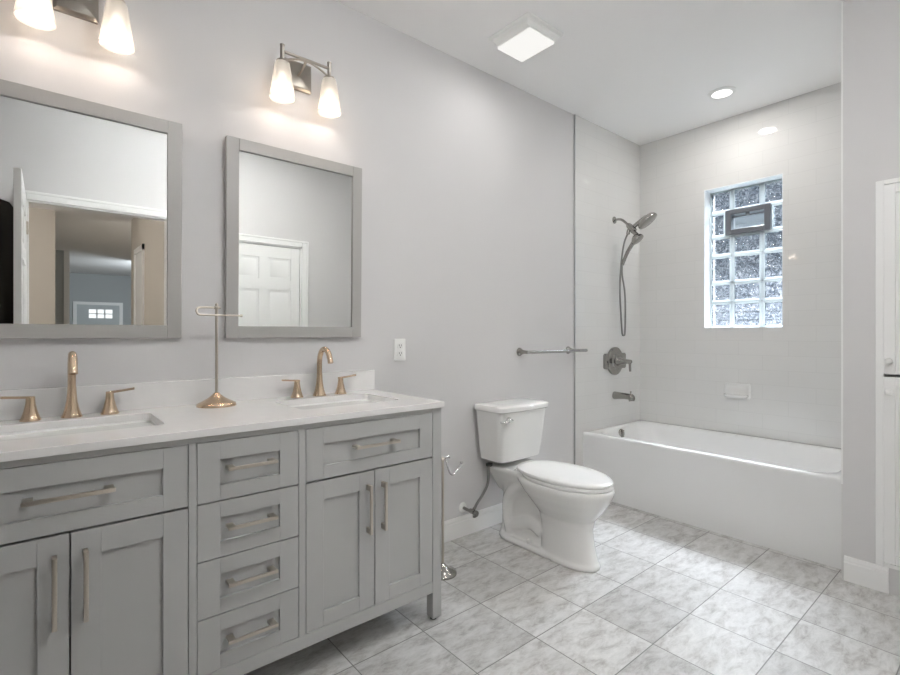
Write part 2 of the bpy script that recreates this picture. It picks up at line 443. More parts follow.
# guessed dark shape behind the open door, modelled as hanging cloth
bm = nb()
rings = []
rnd = [random.uniform(-.006, .006) for _ in range(64)]
for i, z in enumerate((.80, 1.0, 1.2, 1.4, 1.6, 1.78, 1.92, 2.0, 2.03)):
    t = i/8; hw = (.20, .20, .20, .20, .20, .20, .19, .14, .05)[i]; dp = (.045, .045, .044, .042, .04, .04, .035, .025, .01)[i]
    rings.append([Vector((-.325+hw*math.cos(2*PI*k/48), YB+.062+(dp+(.007*math.sin(k*1.9)+rnd[k])*(1-t*.7)*(1 if i < 7 else 0))*math.sin(2*PI*k/48), z)) for k in range(48)])
LOFT(bm, rings)
dark_shape = thing('dark_hanging_shape', (-.325, YB+.06, .80), 'made-up dark shape hanging on the wall behind the open door', 'dark_shape')
obj('shape_body', bm, DARKSHAPE, dark_shape, 180)
bm = nb(); TUBE(bm, [(-.325, YB, 2.02), (-.325, YB+.05, 2.005), (-.325, YB+.065, 1.985), (-.325, YB+.08, 2.01)], .005)
LATHE(bm, [(.02, 0), (.02, .005), (.008, .008)], (-.325, YB+.0005, 2.02), (0, 1, 0)); obj('hook', bm, NICKEL, dark_shape, 40)

# ------------------------------------------------------------------ hall and front room seen through the doorway
HX = .80; HY = -4.9; FY = -14.4; HH = 2.26
struct('floor_hall', B(nb(), -2.2, 4.2, -9.1, YB-.05, -.08, 0), WOODF)
struct('floor_front_room', B(nb(), -2.2, 4.2, FY-.1, -9.1, -.43, -.35), WOODF)
struct('ceiling_hall', B(nb(), -2.2, 4.2, FY-.1, YB-.1, HH+.14, HH+.2), CEIL)
bm = nb(); B(bm, HX, HX+.1, HY, YB-.1, 0, HH+.14)
struct('wall_hall_right', bm, HALLP)
bm = nb(); B(bm, -1.6, -1.5, HY, YB-.1, 0, HH+.14); struct('wall_hall_left', bm, HALLP)
bm = nb(); B(bm, -2.2, .09, HY-.1, HY, 0, HH+.14); struct('wall_hall_end', bm, HALLP)
bm = nb(); B(bm, -2.2, .30, -9.1, -9.0, 0, HH+.14); struct('wall_front_room_divider', bm, BLUEP)
struct('wall_front_room_far', B(nb(), -2.2, 4.2, FY-.1, FY, -.35, HH+.14), BLUEP)
struct('wall_front_room_right', B(nb(), 4.1, 4.2, FY, HY, -.35, HH+.14), BLUEP)
struct('wall_front_room_left', B(nb(), -2.2, -2.1, FY, YB-.1, -.35, HH+.14), BLUEP)
bm = nb(); B(bm, .26, .34, -9.0, -8.97, 0, HH+.14); struct('trim_5', bm, TRIM)
# cased opening on the hall's right wall
bm = nb(); B(bm, HX-.018, HX, -4.55, -4.49, 0, 2.0); B(bm, HX-.018, HX, -3.95, -3.89, 0, 2.0); B(bm, HX-.018, HX, -4.55, -3.89, 1.94, 2.0)
B(bm, HX-.006, HX, -4.5, -3.94, 0, 1.95); struct('door_4', bm, TRIM)
# front door with a lit window of six panes
d = sempty('door_3', (1.05, FY, -.35), 'grey front door with a bright six pane window')
fx = 1.16
bm = nb()
B(bm, fx-.50, fx-.15-.29, FY, FY+.03, -.35, 1.56); B(bm, fx+.29, fx+.45, FY, FY+.03, -.35, 1.56)
B(bm, fx-.44, fx+.3, FY, FY+.03, -.35, 1.20); B(bm, fx-.44, fx+.3, FY, FY+.03, 1.44, 1.56)
B(bm, fx-.44, fx-.24, FY, FY+.03, 1.20, 1.44)
obj('door_leaf', bm, mat('front_door_paint', (.5, .54, .55), .4), d)
bm = nb()
for a, b in ((fx-.58, fx-.50), (fx+.45, fx+.53)): B(bm, a, b, FY, FY+.04, -.35, 1.64)
B(bm, fx-.5, fx+.45, FY, FY+.04, 1.56, 1.64)
obj('door_frame', bm, TRIM, d)
obj('pane', B(nb(), fx-.24, fx+.29, FY+.001, FY+.008, 1.20, 1.44), DAYP, d)
bm = nb()
for k in (1, 2): B(bm, fx-.24+.53*k/3-.018, fx-.24+.53*k/3+.018, FY+.008, FY+.03, 1.20, 1.44)
B(bm, fx-.24, fx+.29, FY+.008, FY+.03, 1.308, 1.332)
obj('muntin', bm, TRIM, d)

# ------------------------------------------------------------------ outside the window
struct('ground_yard', B(nb(), XT+.2, 14, -7, 6, -.4, -.3), mat('yard_ground', (.10, .11, .09), .9, var=.2, bscale=3))
bm = nb()
for k in range(52):
    z = -.3+k*.12
    LOFT(bm, [[Vector((8.0, y, z)), Vector((7.975, y, z)), Vector((7.99, y, z+.12)), Vector((8.0, y, z+.12))] for y in (-6, 5)])
struct('wall_neighbor', bm, mat('siding', (.26, .28, .31), .6))

# ------------------------------------------------------------------ glass block window
GX = 3.93
win = sempty('window_1', (GX, (WY0+WY1)/2, WZ0), 'glass block window with a small grey vent in the second row')
rows = [WZ0, 1.405, 1.551, 1.755, 1.9005, 2.083, WZ1]
colsy = [WY1, -.684, -.881, WY0]
bm = nb()
g = .006
# white reveal lining and frame
for (y0, y1, z0, z1) in ((WY1-.004, WY1, WZ0, WZ1), (WY0, WY0+.004, WZ0, WZ1), (WY0, WY1, WZ0, WZ0+.004), (WY0, WY1, WZ1-.004, WZ1)):
    B(bm, XT-.002, GX+.06, y0, y1, z0, z1)
obj('window_frame', bm, mat('reveal_white', (.86, .88, .89), .25), win)
bm = nb()
for z in rows[1:-1]: B(bm, GX+.004, GX+.032, WY0+.004, WY1-.004, z-g, z+g)
for y in colsy[1:-1]: 
    if True: 
        B(bm, GX+.004, GX+.032, y-g, y+g, WZ0+.004, 1.9005-g); B(bm, GX+.004, GX+.032, y-g, y+g, 2.083+g, WZ1-.004)
obj('mortar', bm, RIM, win)
VY0, VY1, VZ0, VZ1 = -.937, -.640, 1.9035, 2.0905
for ri in range(6):
    for ci in range(3):
        y1, y0 = colsy[ci], colsy[ci+1]; z0, z1 = rows[ri]+g, rows[ri+1]-g
        y1 -= g if ci else .004; y0 += g if ci < 2 else .004
        if ri == 4:
            if ci == 1: continue
            if ci == 0: y0 = VY1+.004
            else: y1 = VY0-.004
        rim = .012
        bm = nb()
        for (a, b, c, dd) in ((y0, y0+rim, z0, z1), (y1-rim, y1, z0, z1), (y0+rim, y1-rim, z0, z0+rim), (y0+rim, y1-rim, z1-rim, z1)):
            B(bm, GX, GX+.034, a, b, c, dd, .004, 2)
        bo = obj('glass_block', bm, RIM, win, 40)
        bm = nb(); B(bm, GX+.004, GX+.012, y0+rim, y1-rim, z0+rim, z1-rim)
        obj('block_face', bm, BLOCK, bo)
# vent
vt = obj('vent', (lambda bm: ([B(bm, GX-.012, GX+.075, a, b, c, dd, .003) for (a, b, c, dd) in
    ((VY0, VY0+.040, VZ0, VZ1), (VY1-.040, VY1, VZ0, VZ1), (VY0+.04, VY1-.04, VZ0, VZ0+.038), (VY0+.04, VY1-.04, VZ1-.038, VZ1))], bm)[1])(nb()), GREYPL, win)
obj('vent_pane', B(nb(), GX+.02, GX+.026, VY0+.04, VY1-.04, VZ0+.038, VZ1-.038), PANE, vt)
bm = nb(); B(bm, GX+.004, GX+.02, VY0+.04, VY1-.04, VZ1-.060, VZ1-.050, .002); B(bm, GX-.004, GX+.02, -.80, -.775, VZ1-.056, VZ1-.036, .003)
obj('vent_latch', bm, GREYPL, vt)

# ------------------------------------------------------------------ ceiling lamps
def can(name, x, y, label, ro=.082):
    t = thing(name, (x, y, H), label, 'ceiling light')
    bm = nb(); LATHE(bm, [(ro*.72, -.010), (ro*.80, -.012), (ro, -.004), (ro, 0), (ro*.72, 0)], (x, y, H), n=40, cap0=False, cap1=False)
    obj('trim_ring', bm, PLASTIC, t, 50)
    bm = nb(); LATHE(bm, [(ro*.74, -.0085), (ro*.74, -.002)], (x, y, H), n=40); obj('lens', bm, CANE, t, 50)
    return t
can('recessed_light', *CANS[0], 'round recessed light in the ceiling over the bathtub')
can('recessed_light', *CANS[1], 'added round recessed fill light, out of view between vanity and closet', .09)
t = thing('globe_fill_light', (0.85, -1.75, H), 'added clear glass globe fill light, out of view between doorway and vanity', 'ceiling light')
bm = nb(); LATHE(bm, [(.06, 0), (.06, -.015), (.01, -.022), (.008, -.19), (.03, -.195), (.03, -.21)], (0.85, -1.75, H), n=28); obj('canopy', bm, NICKEL, t, 40)
bm = nb(); LATHE(bm, [(.03, .125), (.07, .105), (.11, .055), (.125, 0), (.11, -.055), (.07, -.105), (.01, -.125)], (0.85, -1.75, 2.42), n=32, cap0=False); obj('globe', bm, PANE, t, 180)
bm = nb(); LATHE(bm, [(.012, .11), (.012, .05), (.028, .02), (.03, 0), (.02, -.022), (.003, -.03)], (0.85, -1.75, 2.42), n=20); obj('bulb', bm, BULB, t, 180)
t = thing('bath_fan', (1.958, -0.393, H), 'square white ceiling fan with a glowing diffuser panel', 'ceiling fan light')
bm = nb(); cx, cy = 1.958, -0.393
LOFT(bm, [rrect(cx, cy, .143, .143, .012, H), rrect(cx, cy, .143, .143, .012, H-.006), rrect(cx, cy, .137, .137, .012, H-.010), rrect(cx, cy, .128, .128, .01, H-.012), rrect(cx, cy, .125, .125, .01, H-.022),
          rrect(cx, cy, .112, .112, .008, H-.034), rrect(cx, cy, .106, .122-.006, .006, H-.046)], cap0=False)
obj('grille', bm, PLASTIC, t, 30)
bm = nb(); LOFT(bm, [rrect(cx, cy, .098, .114, .006, H-.046), rrect(cx, cy, .098, .114, .006, H-.054), rrect(cx, cy, .094, .110, .006, H-.057)])
obj('diffuser', bm, DIFF, t, 30)

# ------------------------------------------------------------------ bathtub
tub = thing('bathtub', (3.42, -.76, 0), 'white alcove bathtub with a flat apron under the window', 'bathtub')
TX0, TX1, TY0, TY1, TZ = 3.02, XT-.0003, TW+.0005, -.0093, .449
cx, cy, hx, hy = (TX0+TX1)/2, (TY0+TY1)/2, (TX1-TX0)/2, (TY1-TY0)/2
bm = nb()
bx = cx-.004
rings = [rrect(cx, cy, hx, hy, .004, .425, 8), rrect(cx, cy, hx, hy, .004, TZ-.012, 8), rrect(cx, cy, hx-.003, hy-.003, .004, TZ-.004, 8), rrect(cx, cy, hx-.010, hy-.010, .006, TZ, 8),
         rrect(bx, cy, hx-.050, hy-.055, .13, TZ, 8), rrect(bx, cy, hx-.060, hy-.065, .13, TZ-.006, 8), rrect(bx, cy, hx-.070, hy-.085, .13, TZ-.03, 8),
         rrect(bx, cy, hx-.115, hy-.15, .15, .25, 8), rrect(bx, cy, hx-.135, hy-.19, .14, .14, 8), rrect(bx, cy, hx-.18, hy-.25, .10, .10, 8), rrect(bx, cy, .03, .2, .02, .092, 8)]
LOFT(bm, rings, cap0=False)
obj('basin', bm, ACRYL, tub, 50)
bm = nb()
prof = [(TX0+.0005, .43), (TX0+.0008, .40), (TX0+.002, .37), (TX0+.004, .34), (TX0+.006, .30), (TX0+.006, .12), (TX0+.005, .085), (TX0+.004, .06), (TX0+.002, .0), (TX0+.03, 0), (TX0+.03, .43)]
LOFT(bm, [[Vector((x, y, z)) for x, z in prof] for y in (TY0+.001, TY1-.001)])
obj('apron', bm, ACRYL, tub, 50)
bm = nb(); LATHE(bm, [(.034, 0), (.034, .006), (.030, .012), (.012, .014)], (3.39, TY1-.088, .404), (0, -1, .12)); 
B(bm, 3.383, 3.397, TY1-.113, TY1-.098, .377, .432, .003)
obj('overflow_plate', bm, STEEL, tub, 40, label='satin nickel overflow plate')

# ------------------------------------------------------------------ shower fittings
sx = 3.44; ty = -.0095
sh = thing('hand_shower_set', (sx, ty, 2.06), 'satin nickel shower head with hand shower and long looping hose', 'shower head')
bm = nb(); LATHE(bm, [(.028, 0), (.028, .004), (.014, .012), (.010, .014)], (sx, ty, 2.061), (0, -1, 0))
TUBE(bm, [(sx, ty, 2.061), (sx, -.05, 2.060), (sx, -.085, 2.044), (sx, -.135, 1.995)], .0095)
obj('shower_arm', bm, STEEL, sh, 40)
bm = nb()
TUBE(bm, [(sx, -.125, 2.005), (sx, -.15, 1.98), (sx, -.185, 1.95)], lambda t: .017+.006*math.sin(t*PI), sub=4)
TUBE(bm, [(sx, -.15, 1.985), (sx, -.13, 1.955), (sx, -.126, 1.93)], .013)
TUBE(bm, [(sx, -.16, 1.955), (sx, -.20, 1.915)], .016)
obj('diverter', bm, STEEL, sh, 40)
bm = nb(); nrm = Vector((.18, -.60, -.77)).normalized(); c = Vector((sx, -.285, 2.005))
LATHE(bm, [(.018, -.045), (.030, -.038), (.060, -.026), (.074, -.012), (.079, 0), (.077, .008), (.070, .011), (.004, .012)], c, nrm, n=40)
TUBE(bm, [(sx, -.18, 1.985), c-nrm*.035], .016)
obj('rain_head', bm, STEEL, sh, 40)
bm = nb(); n2 = Vector((.12, -.62, -.76)).normalized(); c = Vector((sx, -.205, 1.880))
LATHE(bm, [(.016, -.040), (.030, -.030), (.046, -.012), (.050, 0), (.048, .008), (.042, .011), (.004, .012)], c, n2, n=36)
TUBE(bm, [c-n2*.02, (sx, -.165, 1.855), (sx, -.12, 1.79), (sx, -.078, 1.70)], lambda t: .017-.005*t)
obj('hand_shower', bm, STEEL, sh, 40)
bm = nb(); TUBE(bm, [(sx, -.127, 1.94), (sx-.004, -.095, 1.86), (sx-.006, -.072, 1.70), (sx-.006, -.062, 1.50), (sx-.006, -.074, 1.28), (sx-.003, -.080, 1.17), (sx+.006, -.088, 1.155), (sx+.012, -.094, 1.18), (sx+.012, -.098, 1.35), (sx+.008, -.094, 1.50), (sx, -.078, 1.62), (sx, -.077, 1.71)], .0068)
obj('hose', bm, BRAID, sh, 180)

sv = thing('shower_valve', (sx, ty, .953), 'satin nickel tub valve plate with a single lever', 'shower valve')
bm = nb()
LOFT(bm, [[Vector((p.x, ty-dy, p.y)) for p in rrect(sx, .953, a, b, .02, 0)] for dy, a, b in ((0, .155, .060), (.010, .155, .060), (.015, .146, .052))])
LATHE(bm, [(.110, 0), (.110, .012), (.100, .019), (.066, .021), (.058, .030), (.052, .032)], (sx, ty, .953), (0, -1, 0), n=44)
obj('escutcheon', bm, STEEL, sv, 30)
bm = nb(); LATHE(bm, [(.040, 0), (.034, .012), (.018, .07), (.015, .115), (.012, .12)], (sx, ty-.026, .953), (0, -1, 0))
TUBE(bm, [(sx, ty-.132, .956), (sx-.002, ty-.134, .93), (sx-.003, ty-.137, .878)], lambda t: .010-.002*t)
obj('lever', bm, STEEL, sv, 40)
ts = thing('tub_spout', (sx, ty, .68), 'satin nickel bathtub filler spout below the valve plate', 'tub spout')
bm = nb()
q = []
for y, rx, rz, zc in ((0, .030, .030, .683), (.01, .031, .031, .683), (.03, .028, .028, .684), (.09, .024, .024, .686), (.13, .024, .024, .684), (.155, .025, .026, .679), (.165, .020, .020, .674)):
    q.append([Vector((sx+rx*math.cos(2*PI*k/24), ty-y, zc+rz*math.sin(2*PI*k/24))) for k in range(24)])
LOFT(bm, q); TUBE(bm, [(sx, ty-.14, .675), (sx, ty-.146, .652)], .020)
obj('spout_body', bm, STEEL, ts, 50)
bm = nb(); LATHE(bm, [(.004, 0), (.004, .012), (.007, .014), (.007, .02), (.003, .022)], (sx, ty-.14, .705)); obj('diverter_knob', bm, STEEL, ts, 40)

# soap dish set in the tub wall
sd = thing('soap_dish', (XT, -.755, .72), 'white ceramic soap dish on the tiled wall under the window', 'soap dish')
bm = nb()
def xring(x, a, b, yc=-.757, zc=.757, r=.012): return [Vector((x, p.x, p.y)) for p in rrect(yc, zc, a, b, r, 0, 4)]
LOFT(bm, [xring(XT-.0005, .086, .056), xring(XT-.006, .086, .056), xring(XT-.009, .082, .052), xring(XT-.008, .066, .036), xring(XT-.002, .060, .030)])
obj('dish_back', bm, CERAMIC, sd, 50)
bm = nb(); LOFT(bm, [rrect(XT-.032, -.757, .022, .070, .018, .712, 5), rrect(XT-.034, -.757, .030, .078, .022, .724, 5), rrect(XT-.034, -.757, .030, .078, .022, .730, 5), rrect(XT-.034, -.757, .024, .072, .018, .730, 5), rrect(XT-.034, -.757, .020, .066, .016, .721, 5)])
obj('dish_tray', bm, CERAMIC, sd, 50)

# towel bar
tb = thing('towel_bar', (2.6, 0, 1.05), 'dark satin nickel towel bar on the wall right of the toilet', 'towel bar')
for x, s in ((2.345, 0), (2.857, 1)):
    y0 = -.0
    bm = nb(); LATHE(bm, [(.027, 0), (.027, .004), (.021, .012), (.013, .032), (.010, .06), (.010, .105)], (x, y0, 1.050), (0, -1, 0)); obj('post', bm, STEEL, tb, 40)
bm = nb(); TUBE(bm, [(2.305, -.093, 1.050), (2.945, -.093, 1.050)], .0105)
obj('bar', bm, STEEL, tb, 40)

# outlet
ot = thing('wall_outlet', (1.42, 0, 1.08), 'white duplex outlet on the wall right of the vanity', 'outlet')
bm = nb(); LOFT(bm, [[Vector((p.x, -dy, p.y)) for p in rrect(1.42, 1.083, a, b, .006, 0)] for dy, a, b in ((0, .035, .0575), (.004, .035, .0575), (.006, .032, .0545))])
obj('cover_plate', bm, PLASTIC, ot, 40)
for z in (1.063, 1.103):
    bm = nb(); LOFT(bm, [[Vector((p.x, -dy, p.y)) for p in rrect(1.42, z, .0165, .0145, .008, 0)] for dy in (.0055, .008)])
    so = obj('receptacle', bm, PLASTIC, ot, 40)
    bm = nb(); B(bm, 1.4125, 1.4145, -.0084, -.0078, z-.002, z+.008); B(bm, 1.4255, 1.4275, -.0084, -.0078, z-.002, z+.008); B(bm, 1.4175, 1.4225, -.0084, -.0078, z-.010, z-.005)
    obj('slot', bm, DARK, so)

# ------------------------------------------------------------------ vanity
VX0, VX1, VF, VB = -.256, 1.249, -.560, -.012
vn = thing('bathroom_vanity', (.4925, -.28, 0), 'grey double vanity cabinet with shaker doors and four middle drawers', 'vanity')
bm = nb(); T = .020
for a, b in ((VX0+.036, VX0+.037+.001), ): pass
B(bm, .317, .338, VF, VF+T, .163, .848, .0008, 1); B(bm, .645, .668, VF, VF+T, .163, .848, .0008, 1)
B(bm, VX0+.037, VX1-.045, VF, VF+T, .848, .866, .0008, 1); B(bm, VX0+.037, VX1-.045, VF, VF+T, .118, .163, .0008, 1)
B(bm, VX0+.004, VX0+.016, VF+.04, VB, .12, .866); B(bm, VX1-.016, VX1-.004, VF+.04, VB, .12, .866)
B(bm, VX0+.02, VX1-.02, VB-.012, VB, .12, .866); B(bm, VX0+.02, VX1-.02, VF+T, VB-.012, .122, .136)
for x in (.322, .650): B(bm, x, x+.014, VF+T, VB-.012, .136, .70)
obj('cabinet_frame', bm, VANITY, vn)
for x in (VX0, VX1-.044):
    for y0, y1 in ((VF, VF+.042), (VB-.042, VB)):
        bm = nb(); B(bm, x, x+(.037 if x < 0 else .044), y0, y1, .010, .866, .001, 1)
        lg = obj('leg', bm, VANITY, vn)
        bm = nb(); LATHE(bm, [(.013, 0), (.013, .010)], (x+.0185, (y0+y1)/2, 0)); obj('foot', bm, DARKM, lg, 40, label='small black foot')
def shaker(name, x0, x1, z0, z1, st, rt, rb):
    g_ = .0018; x0 += g_; x1 -= g_; z0 += g_; z1 -= g_
    bm = nb(); y0, y1 = VF, VF+.020
    B(bm, x0, x0+st, y0, y1, z0, z1, .0008, 1); B(bm, x1-st, x1, y0, y1, z0, z1, .0008, 1)
    B(bm, x0+st, x1-st, y0, y1, z0, z0+rb, .0006, 1); B(bm, x0+st, x1-st, y0, y1, z1-rt, z1, .0006, 1)
    B(bm, x0+st-.002, x1-st+.002, y0+.010, y0+.016, z0+rb-.002, z1-rt+.002)
    return obj(name, bm, VANITY, vn)
def pull(parent, c, L_, vertical=False):
    """flat bar on two square feet"""
    bm = nb(); h = L_/2; yb = VF+.010; yo = VF-.024
    if vertical:
        B(bm, c[0]-.0055, c[0]+.0055, yo-.008, yo, c[1]-h, c[1]+h, .002)
        for s in (-1, 1): B(bm, c[0]-.005, c[0]+.005, yo-.002, VF, c[1]+s*(h-.012)-.010, c[1]+s*(h-.012)+.010, .0015)
    else:
        B(bm, c[0]-h, c[0]+h, yo-.008, yo, c[1]-.0055, c[1]+.0055, .002)
        for s in (-1, 1): B(bm, c[0]+s*(h-.012)-.010, c[0]+s*(h-.012)+.010, yo-.002, yb, c[1]-.005, c[1]+.005, .0015)
    return obj('handle', bm, NICKEL, parent, 30, label='brushed nickel bar pull')
for x0, x1, hs in ((-.219, .049, 1), (.049, .317, -1), (.668, .934, 1), (.934, 1.204, -1)):
    o = shaker('door', x0, x1, .163, .665, .062, .064, .052)
    hx_ = x1-.031 if hs == 1 else x0+.031
    pull(o, (hx_, .530), .178, True)
for x0, x1 in ((-.219, .317), (.668, 1.204)):
    o = shaker('drawer', x0, x1, .668, .848, .062, .056, .045); pull(o, ((x0+x1)/2, .762), .185)
zs = [.163, .329, .498, .667, .848]
for i in range(4):
    o = shaker('drawer', .338, .645, zs[i], zs[i+1], .062, .056 if i == 3 else .048, .045); pull(o, (.4915, zs[i+1]-.084 if i == 3 else zs[i+1]-.080), .148)

# worktop with two openings
CZ = .889
ct = thing('countertop', (.4925, -.29, .867), 'white quartz countertop with two sink openings running over the vanity', 'countertop')
SINKS = [(.0690, -.268), (.9345, -.268)]; SHX, SHY = .215, .145
bm = nb()
holes = [[(p.x, p.y) for p in rrect(x, y, SHX, SHY, .025, 0, 5)] for x, y in SINKS]
PLATE(bm, [(VX0-.012, -.575), (VX1+.004, -.575), (VX1+.004, -.0005), (VX0-.012, -.0005)], holes, .8665, CZ)
o = obj('slab', bm, QUARTZ, ct)
bv = o.modifiers.new('bevel', 'BEVEL'); bv.width = .0015; bv.segments = 2; bv.limit_method = 'ANGLE'; bv.angle_limit = R(60)
tag(obj('backsplash', B(nb(), VX0-.012, VX1+.009, -.0205, -.0005, CZ+.0003, CZ+.097, .0015), QUARTZ), 'low white quartz backsplash strip standing on the countertop against the wall', 'backsplash')
sink0 = None
for i, (x, y) in enumerate(SINKS):
    lab = ('white rectangular sink bowl under the large left mirror', 'white rectangular sink bowl under the smaller right mirror')[i]
    if sink0 is None:
        t = thing('undermount_sink', (x, y, .72), lab, 'sink', 'sinks set in the worktop')
        bm = nb(); z = .8662
        LOFT(bm, [rrect(x, y, SHX+.02, SHY+.02, .03, z-.008, 5), rrect(x, y, SHX+.02, SHY+.02, .03, z, 5), rrect(x, y, SHX+.001, SHY+.001, .026, z, 5), rrect(x, y, SHX-.006, SHY-.006, .03, z-.02, 5), rrect(x, y, SHX-.014, SHY-.014, .04, z-.10, 5),
                  rrect(x, y, SHX-.03, SHY-.03, .05, z-.125, 5), rrect(x, y, SHX-.07, SHY-.06, .04, z-.134, 5), rrect(x, y, .03, .03, .03, z-.14, 5)])
        obj('bowl', bm, CERAMIC, t, 50)
        bm = nb(); LATHE(bm, [(.024, 0), (.026, .003), (.018, .005), (.016, .002), (.003, .002)], (x, y, z-.140)); obj('drain', bm, BRONZE, t, 50)
        sink0 = t
    else: clone(sink0, (x, y, .72), lab)

# faucets
def faucet(x, label):
    y = -.066
    t = thing('widespread_faucet', (x, y, CZ), label, 'faucet', 'champagne bronze faucets')
    bm = nb()
    LATHE(bm, [(.0285, 0), (.0290, .003), (.0255, .010), (.0200, .028), (.0150, .055), (.0128, .085), (.0118, .098)], (x, y, CZ), n=28)
    LATHE(bm, [(.0127, 0), (.0127, .002), (.0122, .004)], (x, y, CZ+.096))
    TUBE(bm, [(x, y, CZ+.098), (x, y, CZ+.145), (x, y-.006, CZ+.178), (x, y-.028, CZ+.204), (x, y-.058, CZ+.209), (x, y-.085, CZ+.197), (x, y-.102, CZ+.172), (x, y-.110, CZ+.150)], lambda q: .0115 if q < .5 else .0115+.001*(q-.5), n=18)
    obj('spout', bm, BRONZE, t, 50)
    for s in (-1, 1):
        hx = x+s*.104
        bm = nb()
        LATHE(bm, [(.0270, 0), (.0275, .003), (.0240, .009), (.0180, .028), (.0130, .052), (.0118, .068), (.0118, .075), (.010, .077)], (hx, y, CZ), n=24)
        hb = obj('handle', bm, BRONZE, t, 50)
        bm = nb()
        p0 = Vector((hx, y, CZ+.0735)); p1 = Vector((hx+s*.070, y-.012, CZ+.084+(.0 if s > 0 else -.004)))
        LOFT(bm, [[p+Vector((0, a*wd, b)) for a, b in ((-1, -.0035), (1, -.0035), (1, .0035), (-1, .0035))] for p, wd in ((p0-Vector((s*.010, 0, 0)), .0095), (p0.lerp(p1, .4), .007), (p1, .006))])
        obj('lever', bm, BRONZE, hb)
    return t
f0 = faucet(SINKS[0][0], 'champagne bronze faucet with two levers behind the left sink')
clone(f0, (SINKS[1][0]+.011, -.066, CZ), 'champagne bronze faucet with two levers behind the right sink')

# paper holders
st = thing('towel_stand', (.508, -.100, CZ), 'bronze countertop hand towel stand between the two sinks', 'towel stand')
def stand_base(bm, x, y, z, r):
    LATHE(bm, [(r, 0), (r, .006), (r*.97, .010), (r*.72, .019), (r*.42, .031), (r*.22, .043), (r*.13, .050), (r*.09, .052)], (x, y, z), n=40)
x, y = .508, -.100
bm = nb(); stand_base(bm, x, y, CZ, .070); obj('base', bm, BRONZE, st, 50)
bm = nb(); LATHE(bm, [(.0055, 0), (.0055, .335)], (x, y, CZ+.05), n=16); LATHE(bm, [(.009, 0), (.0105, .005), (.009, .010), (.004, .012), (.0055, .018), (.003, .023)], (x, y, CZ+.372), n=20)
obj('pole', bm, NICKEL, st, 40)
bm = nb(); TUBE(bm, [(x+.014, y-.002, CZ+.377), (x, y, CZ+.377), (x-.05, y-.008, CZ+.377), (x-.068, y-.013, CZ+.374), (x-.074, y-.017, CZ+.362), (x-.068, y-.020, CZ+.350), (x-.05, y-.020, CZ+.348), (x+.05, y-.020, CZ+.348), (x+.083, y-.020, CZ+.348)], .0038, n=12, sub=4)
LATHE(bm, [(.0055, 0), (.0055, .006)], (x+.083, y-.020, CZ+.348), (1, 0, 0)); obj('arm', bm, NICKEL, st, 50)

fs = thing('toilet_paper_stand', (1.486, -.277, 0), 'brushed nickel floor paper holder stand between vanity and toilet', 'toilet paper holder')
x, y = 1.486, -.277
bm = nb(); stand_base(bm, x, y, 0, .068); obj('base', bm, STEEL, fs, 50)
bm = nb(); LATHE(bm, [(.0065, 0), (.0065, .505)], (x, y, .05), n=16); LATHE(bm, [(.010, 0), (.011, .005), (.008, .010), (.004, .015)], (x, y, .552), n=20); obj('pole', bm, NICKEL, fs, 40)
bm = nb(); TUBE(bm, [(x, y, .562), (x+.03, y, .562), (x+.045, y, .555)], .0045); TUBE(bm, [(x+.02, y-.002, .558), (x+.018, y-.01, .53), (x+.032, y-.012, .49), (x+.052, y-.012, .474), (x+.075, y-.012, .486), (x+.100, y-.012, .510), (x+.108, y-.012, .520)], .005, n=12)
LATHE(bm, [(.008, 0), (.008, .008)], (x+.108, y-.012, .52), (.7, 0, .7)); obj('arm', bm, CHROME, fs, 50)

# ------------------------------------------------------------------ mirrors
def mirror(x0, x1, z0, z1, label, tilt=.8):
    cx = (x0+x1)/2
    t = thing('wall_mirror', (cx, -.003, z0), label, 'mirror', 'grey framed mirrors above the vanity')
    fw = .048; th = .024
    bm = nb(); yb, yf = -.003, -.003-th
    B(bm, x0, x0+fw, yf, yb, z0, z1, .001, 1); B(bm, x1-fw, x1, yf, yb, z0, z1, .001, 1)
    B(bm, x0+fw+.0004, x1-fw-.0004, yf, yb, z0, z0+fw, .001, 1); B(bm, x0+fw+.0004, x1-fw-.0004, yf, yb, z1-fw, z1, .001, 1)
    obj('frame', bm, FRAME, t)
    obj('mirror_glass', B(nb(), x0+fw-.004, x1-fw+.004, yf+.008, yf+.011, z0+fw-.004, z1-fw+.004), MIRROR, t)
    t.rotation_euler = (R(tilt), 0, 0)
    return t
mirror(-.212, .402, 1.150, 1.966, 'left grey framed mirror reflecting the open doorway')
mirror(.562, 1.178, 1.150, 1.966, 'right grey framed mirror reflecting the closed closet door')

